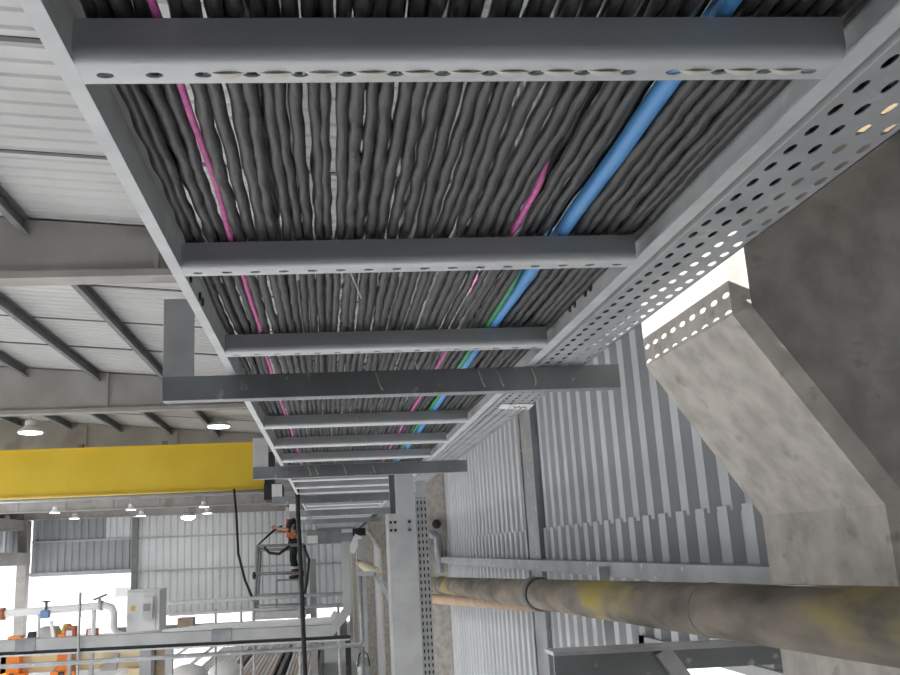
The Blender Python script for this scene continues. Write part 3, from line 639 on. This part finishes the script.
def make_skin(name, m, pts, edges, parent):
    import bmesh
    bm = bmesh.new(); L = bm.verts.layers.skin.verify(); c = Vector(pts[0][0]); vs = []
    for i, (p, r) in enumerate(pts):
        v = bm.verts.new(Vector(p) - c); v[L].radius = r if isinstance(r, tuple) else (r, r); v[L].use_root = (i == 0); vs.append(v)
    for a, b in edges: bm.edges.new((vs[a], vs[b]))
    me = bpy.data.meshes.new(name); bm.to_mesh(me); bm.free(); me.materials.append(M[m])
    o = bpy.data.objects.new(name, me); C.objects.link(o); WL[o.name] = c; o.parent = parent; o.location = c - WL[parent.name]
    md = o.modifiers.new('skin', 'SKIN'); md.use_smooth_shade = True
    s_ = o.modifiers.new('sub', 'SUBSURF'); s_.levels = 1; s_.render_levels = 2
    # make the grown surface real
    dg = bpy.context.evaluated_depsgraph_get(); ev = o.evaluated_get(dg)
    nm = bpy.data.meshes.new_from_object(ev); o.modifiers.clear(); o.data = nm
    for p in nm.polygons: p.use_smooth = True
    return o
body = make_skin('body', 'skin', J, Ed, w0)
sc_ = lambda r, k: tuple(v + k for v in r) if isinstance(r, tuple) else r + k
tr_i = [0, 6, 7, 8, 10, 11, 12]; tp = [(J[i][0], sc_(J[i][1], .018)) for i in tr_i]
tp[0] = (J[0][0], (.145, .115))
make_skin('trousers', 'cloth', tp, [(0, 1), (1, 2), (2, 3), (0, 4), (4, 5), (5, 6)], w0)
sh_i = [1, 0, 2, 3, 14, 15, 18, 19]; sp = [(J[i][0], sc_(J[i][1], .018)) for i in sh_i]
make_skin('shirt', 'cloth', sp, [(0, 1), (0, 2), (2, 3), (3, 4), (4, 5), (3, 6), (6, 7)], w0)
for a, b in ((8, 9), (12, 13)):
    make_skin('boot', 'boot', [(J[a][0], .062), (W(J[a][0][0] - wx - .02, J[a][0][1] - wy, .05), .058), (J[b][0], .048)], [(0, 1), (1, 2)], w0)
for k in (7, 11):
    z_ = .26; x_ = J[k][0][0] + (J[k + 1][0][0] - J[k][0][0]) * .58
    MB().lathe((x_, J[k][0][1], wz + z_), [(.072, -.03), (.076, -.025), (.076, .025), (.072, .03)], 14).build('shin_band', 'silver', w0)
# head: face towards -x
hd = MB(); hc = W(-.06, 0, 1.67)
hd.ball(hc, .098, .078, .118, 16, 12); hd.ball((hc[0] - .098, hc[1], hc[2] - .01), .022, .014, .026, 8, 6)
for sy in (-1, 1): hd.ball((hc[0] + .005, hc[1] + sy * .078, hc[2] - .01), .02, .012, .032, 8, 6)
hd.build('head', 'skin', w0)
e_ = MB()
for sy in (-1, 1): e_.ball((hc[0] - .086, hc[1] + sy * .032, hc[2] + .012), .012, .014, .009, 8, 6)
e_.build('eyes', 'ink', w0); MB().ball((hc[0] - .085, hc[1], hc[2] - .055), .012, .03, .008, 10, 6).build('mouth', 'redb', w0)
hm = MB(); hm.ball((hc[0] + .015, hc[1], hc[2] + .035), .103, .086, .10, 16, 10); hm.build('hair', 'hair', w0)
# hands: palm, four fingers and thumb closed round the hose
for (hx, hy, hz), sy in ((J[17][0], -1), (J[21][0], 1)):
    h = MB(); h.ball((hx - .03, hy, hz), .045, .018, .04, 10, 8)
    for k, ln in enumerate((.07, .078, .074, .06)):
        zz = hz + .028 - .018 * k
        h.tube([(hx - .05, hy, zz), (hx - .05 - ln * .55, hy - .012 * sy, zz), (hx - .05 - ln * .75, hy + .018 * sy, zz), (hx - .05 - ln * .45, hy + .034 * sy, zz)], [.010, .0095, .009, .008], 7)
    h.tube([(hx - .02, hy, hz + .035), (hx - .055, hy + .015 * sy, hz + .06), (hx - .085, hy + .028 * sy, hz + .05)], [.011, .010, .009], 7)
    h.build('hand', 'skin', w0)
hs = MB()
for sg in (-1, 1):
    hs.tube([W(-.135, sg * .05, 1.42 - .0), W(-.165, sg * .08, 1.25), W(-.155, sg * .11, 1.05), W(-.08, sg * .13, .86)], .013, 8)
    hs.tube([W(.10, sg * .06, 1.42), W(.14, -sg * .02, 1.2), W(.13, sg * .1, 1.0)], .013, 8)
hs.tube([W(.165 * math.cos(a), .145 * math.sin(a), 1.0) for a in [2 * PI * k / 20 for k in range(21)]], .016, 8)
hs.tube([W(-.15, -.12, 1.12), W(-.02, -.165, 1.0), W(.1, -.12, .86)], .022, 8)
hs.build('harness', 'hivis', w0)
tag(MB().tube([W(-.28, .12, 1.26), W(-.42, -.05, 1.19), W(-.55, -.12, 1.08), W(-.72, -.3, .92), W(-.84, -.45, .80)], [.02, .028, .03, .022, .018], 8).build('tool_hose', 'black'), 'black hose held by the worker, running down to the cage rail', 'hose')

# ------------------------------------------------------------------ lift all to the floor level, camera, light
for o in list(C.objects):
    if o.parent is None: o.location.z += HF

cam = bpy.data.cameras.new('camera'); co = bpy.data.objects.new('camera', cam); C.objects.link(co)
f, px, py = 900., 386., 337.
dirv = lambda u, v: Vector(((u - px) / f, (v - py) / f, 1.))
Y = dirv(330, 554).normalized(); X = dirv(13400, 0); X = (X - Y * X.dot(Y)).normalized(); Z = X.cross(Y)
if Z.y > 0: Z = -Z
# image axes (right, down, forward) expressed in the hall's axes
right = Vector((X.x, Y.x, Z.x)); down = Vector((X.y, Y.y, Z.y)); fwd = Vector((X.z, Y.z, Z.z))
R = Matrix((right, -down, -fwd)).transposed()
co.matrix_world = Matrix.Translation((0, 0, HF)) @ R.to_4x4()
cam.sensor_width = 36; cam.sensor_fit = 'HORIZONTAL'; cam.lens = 36 * f / 900
cam.shift_x = (450 - px) / 900; cam.shift_y = -(337.5 - py) / 900
cam.clip_start = .02; cam.clip_end = 300
S.camera = co

wd = bpy.data.worlds.new('sky'); S.world = wd; wd.use_nodes = True
bg = wd.node_tree.nodes['Background']; bg.inputs[0].default_value = (.94, .97, 1, 1); bg.inputs[1].default_value = 1.5
sun = bpy.data.lights.new('sun', 'SUN'); sun.energy = 10; sun.angle = .006; sun.color = (1, 1, 1)
so = bpy.data.objects.new('sun', sun); C.objects.link(so)
so.rotation_euler = Vector((.70, -.01, -.74)).to_track_quat('-Z', 'Y').to_euler(); so.location = (-10, 0, 16)

for x, y, z in ((-9, 8.5, 4.3), (-15, 12, 4.8), (-19, 50, 4.6)):          # added unseen fill lights left of the frame, for pipework and far end
    al = bpy.data.lights.new('fill_light', 'AREA'); al.shape = 'DISK'; al.size = .8; al.energy = 420; al.color = (1, .99, .97)
    ao = bpy.data.objects.new('fill_light', al); C.objects.link(ao); ao.location = (x, y, z + HF)

S.view_settings.view_transform = 'Standard'; S.view_settings.look = 'None'; S.view_settings.gamma = 1
S.view_settings.use_curve_mapping = False; S.view_settings.exposure = 0.3
S.cycles.use_denoising = True
S.cycles.max_bounces = 8; S.cycles.diffuse_bounces = 5
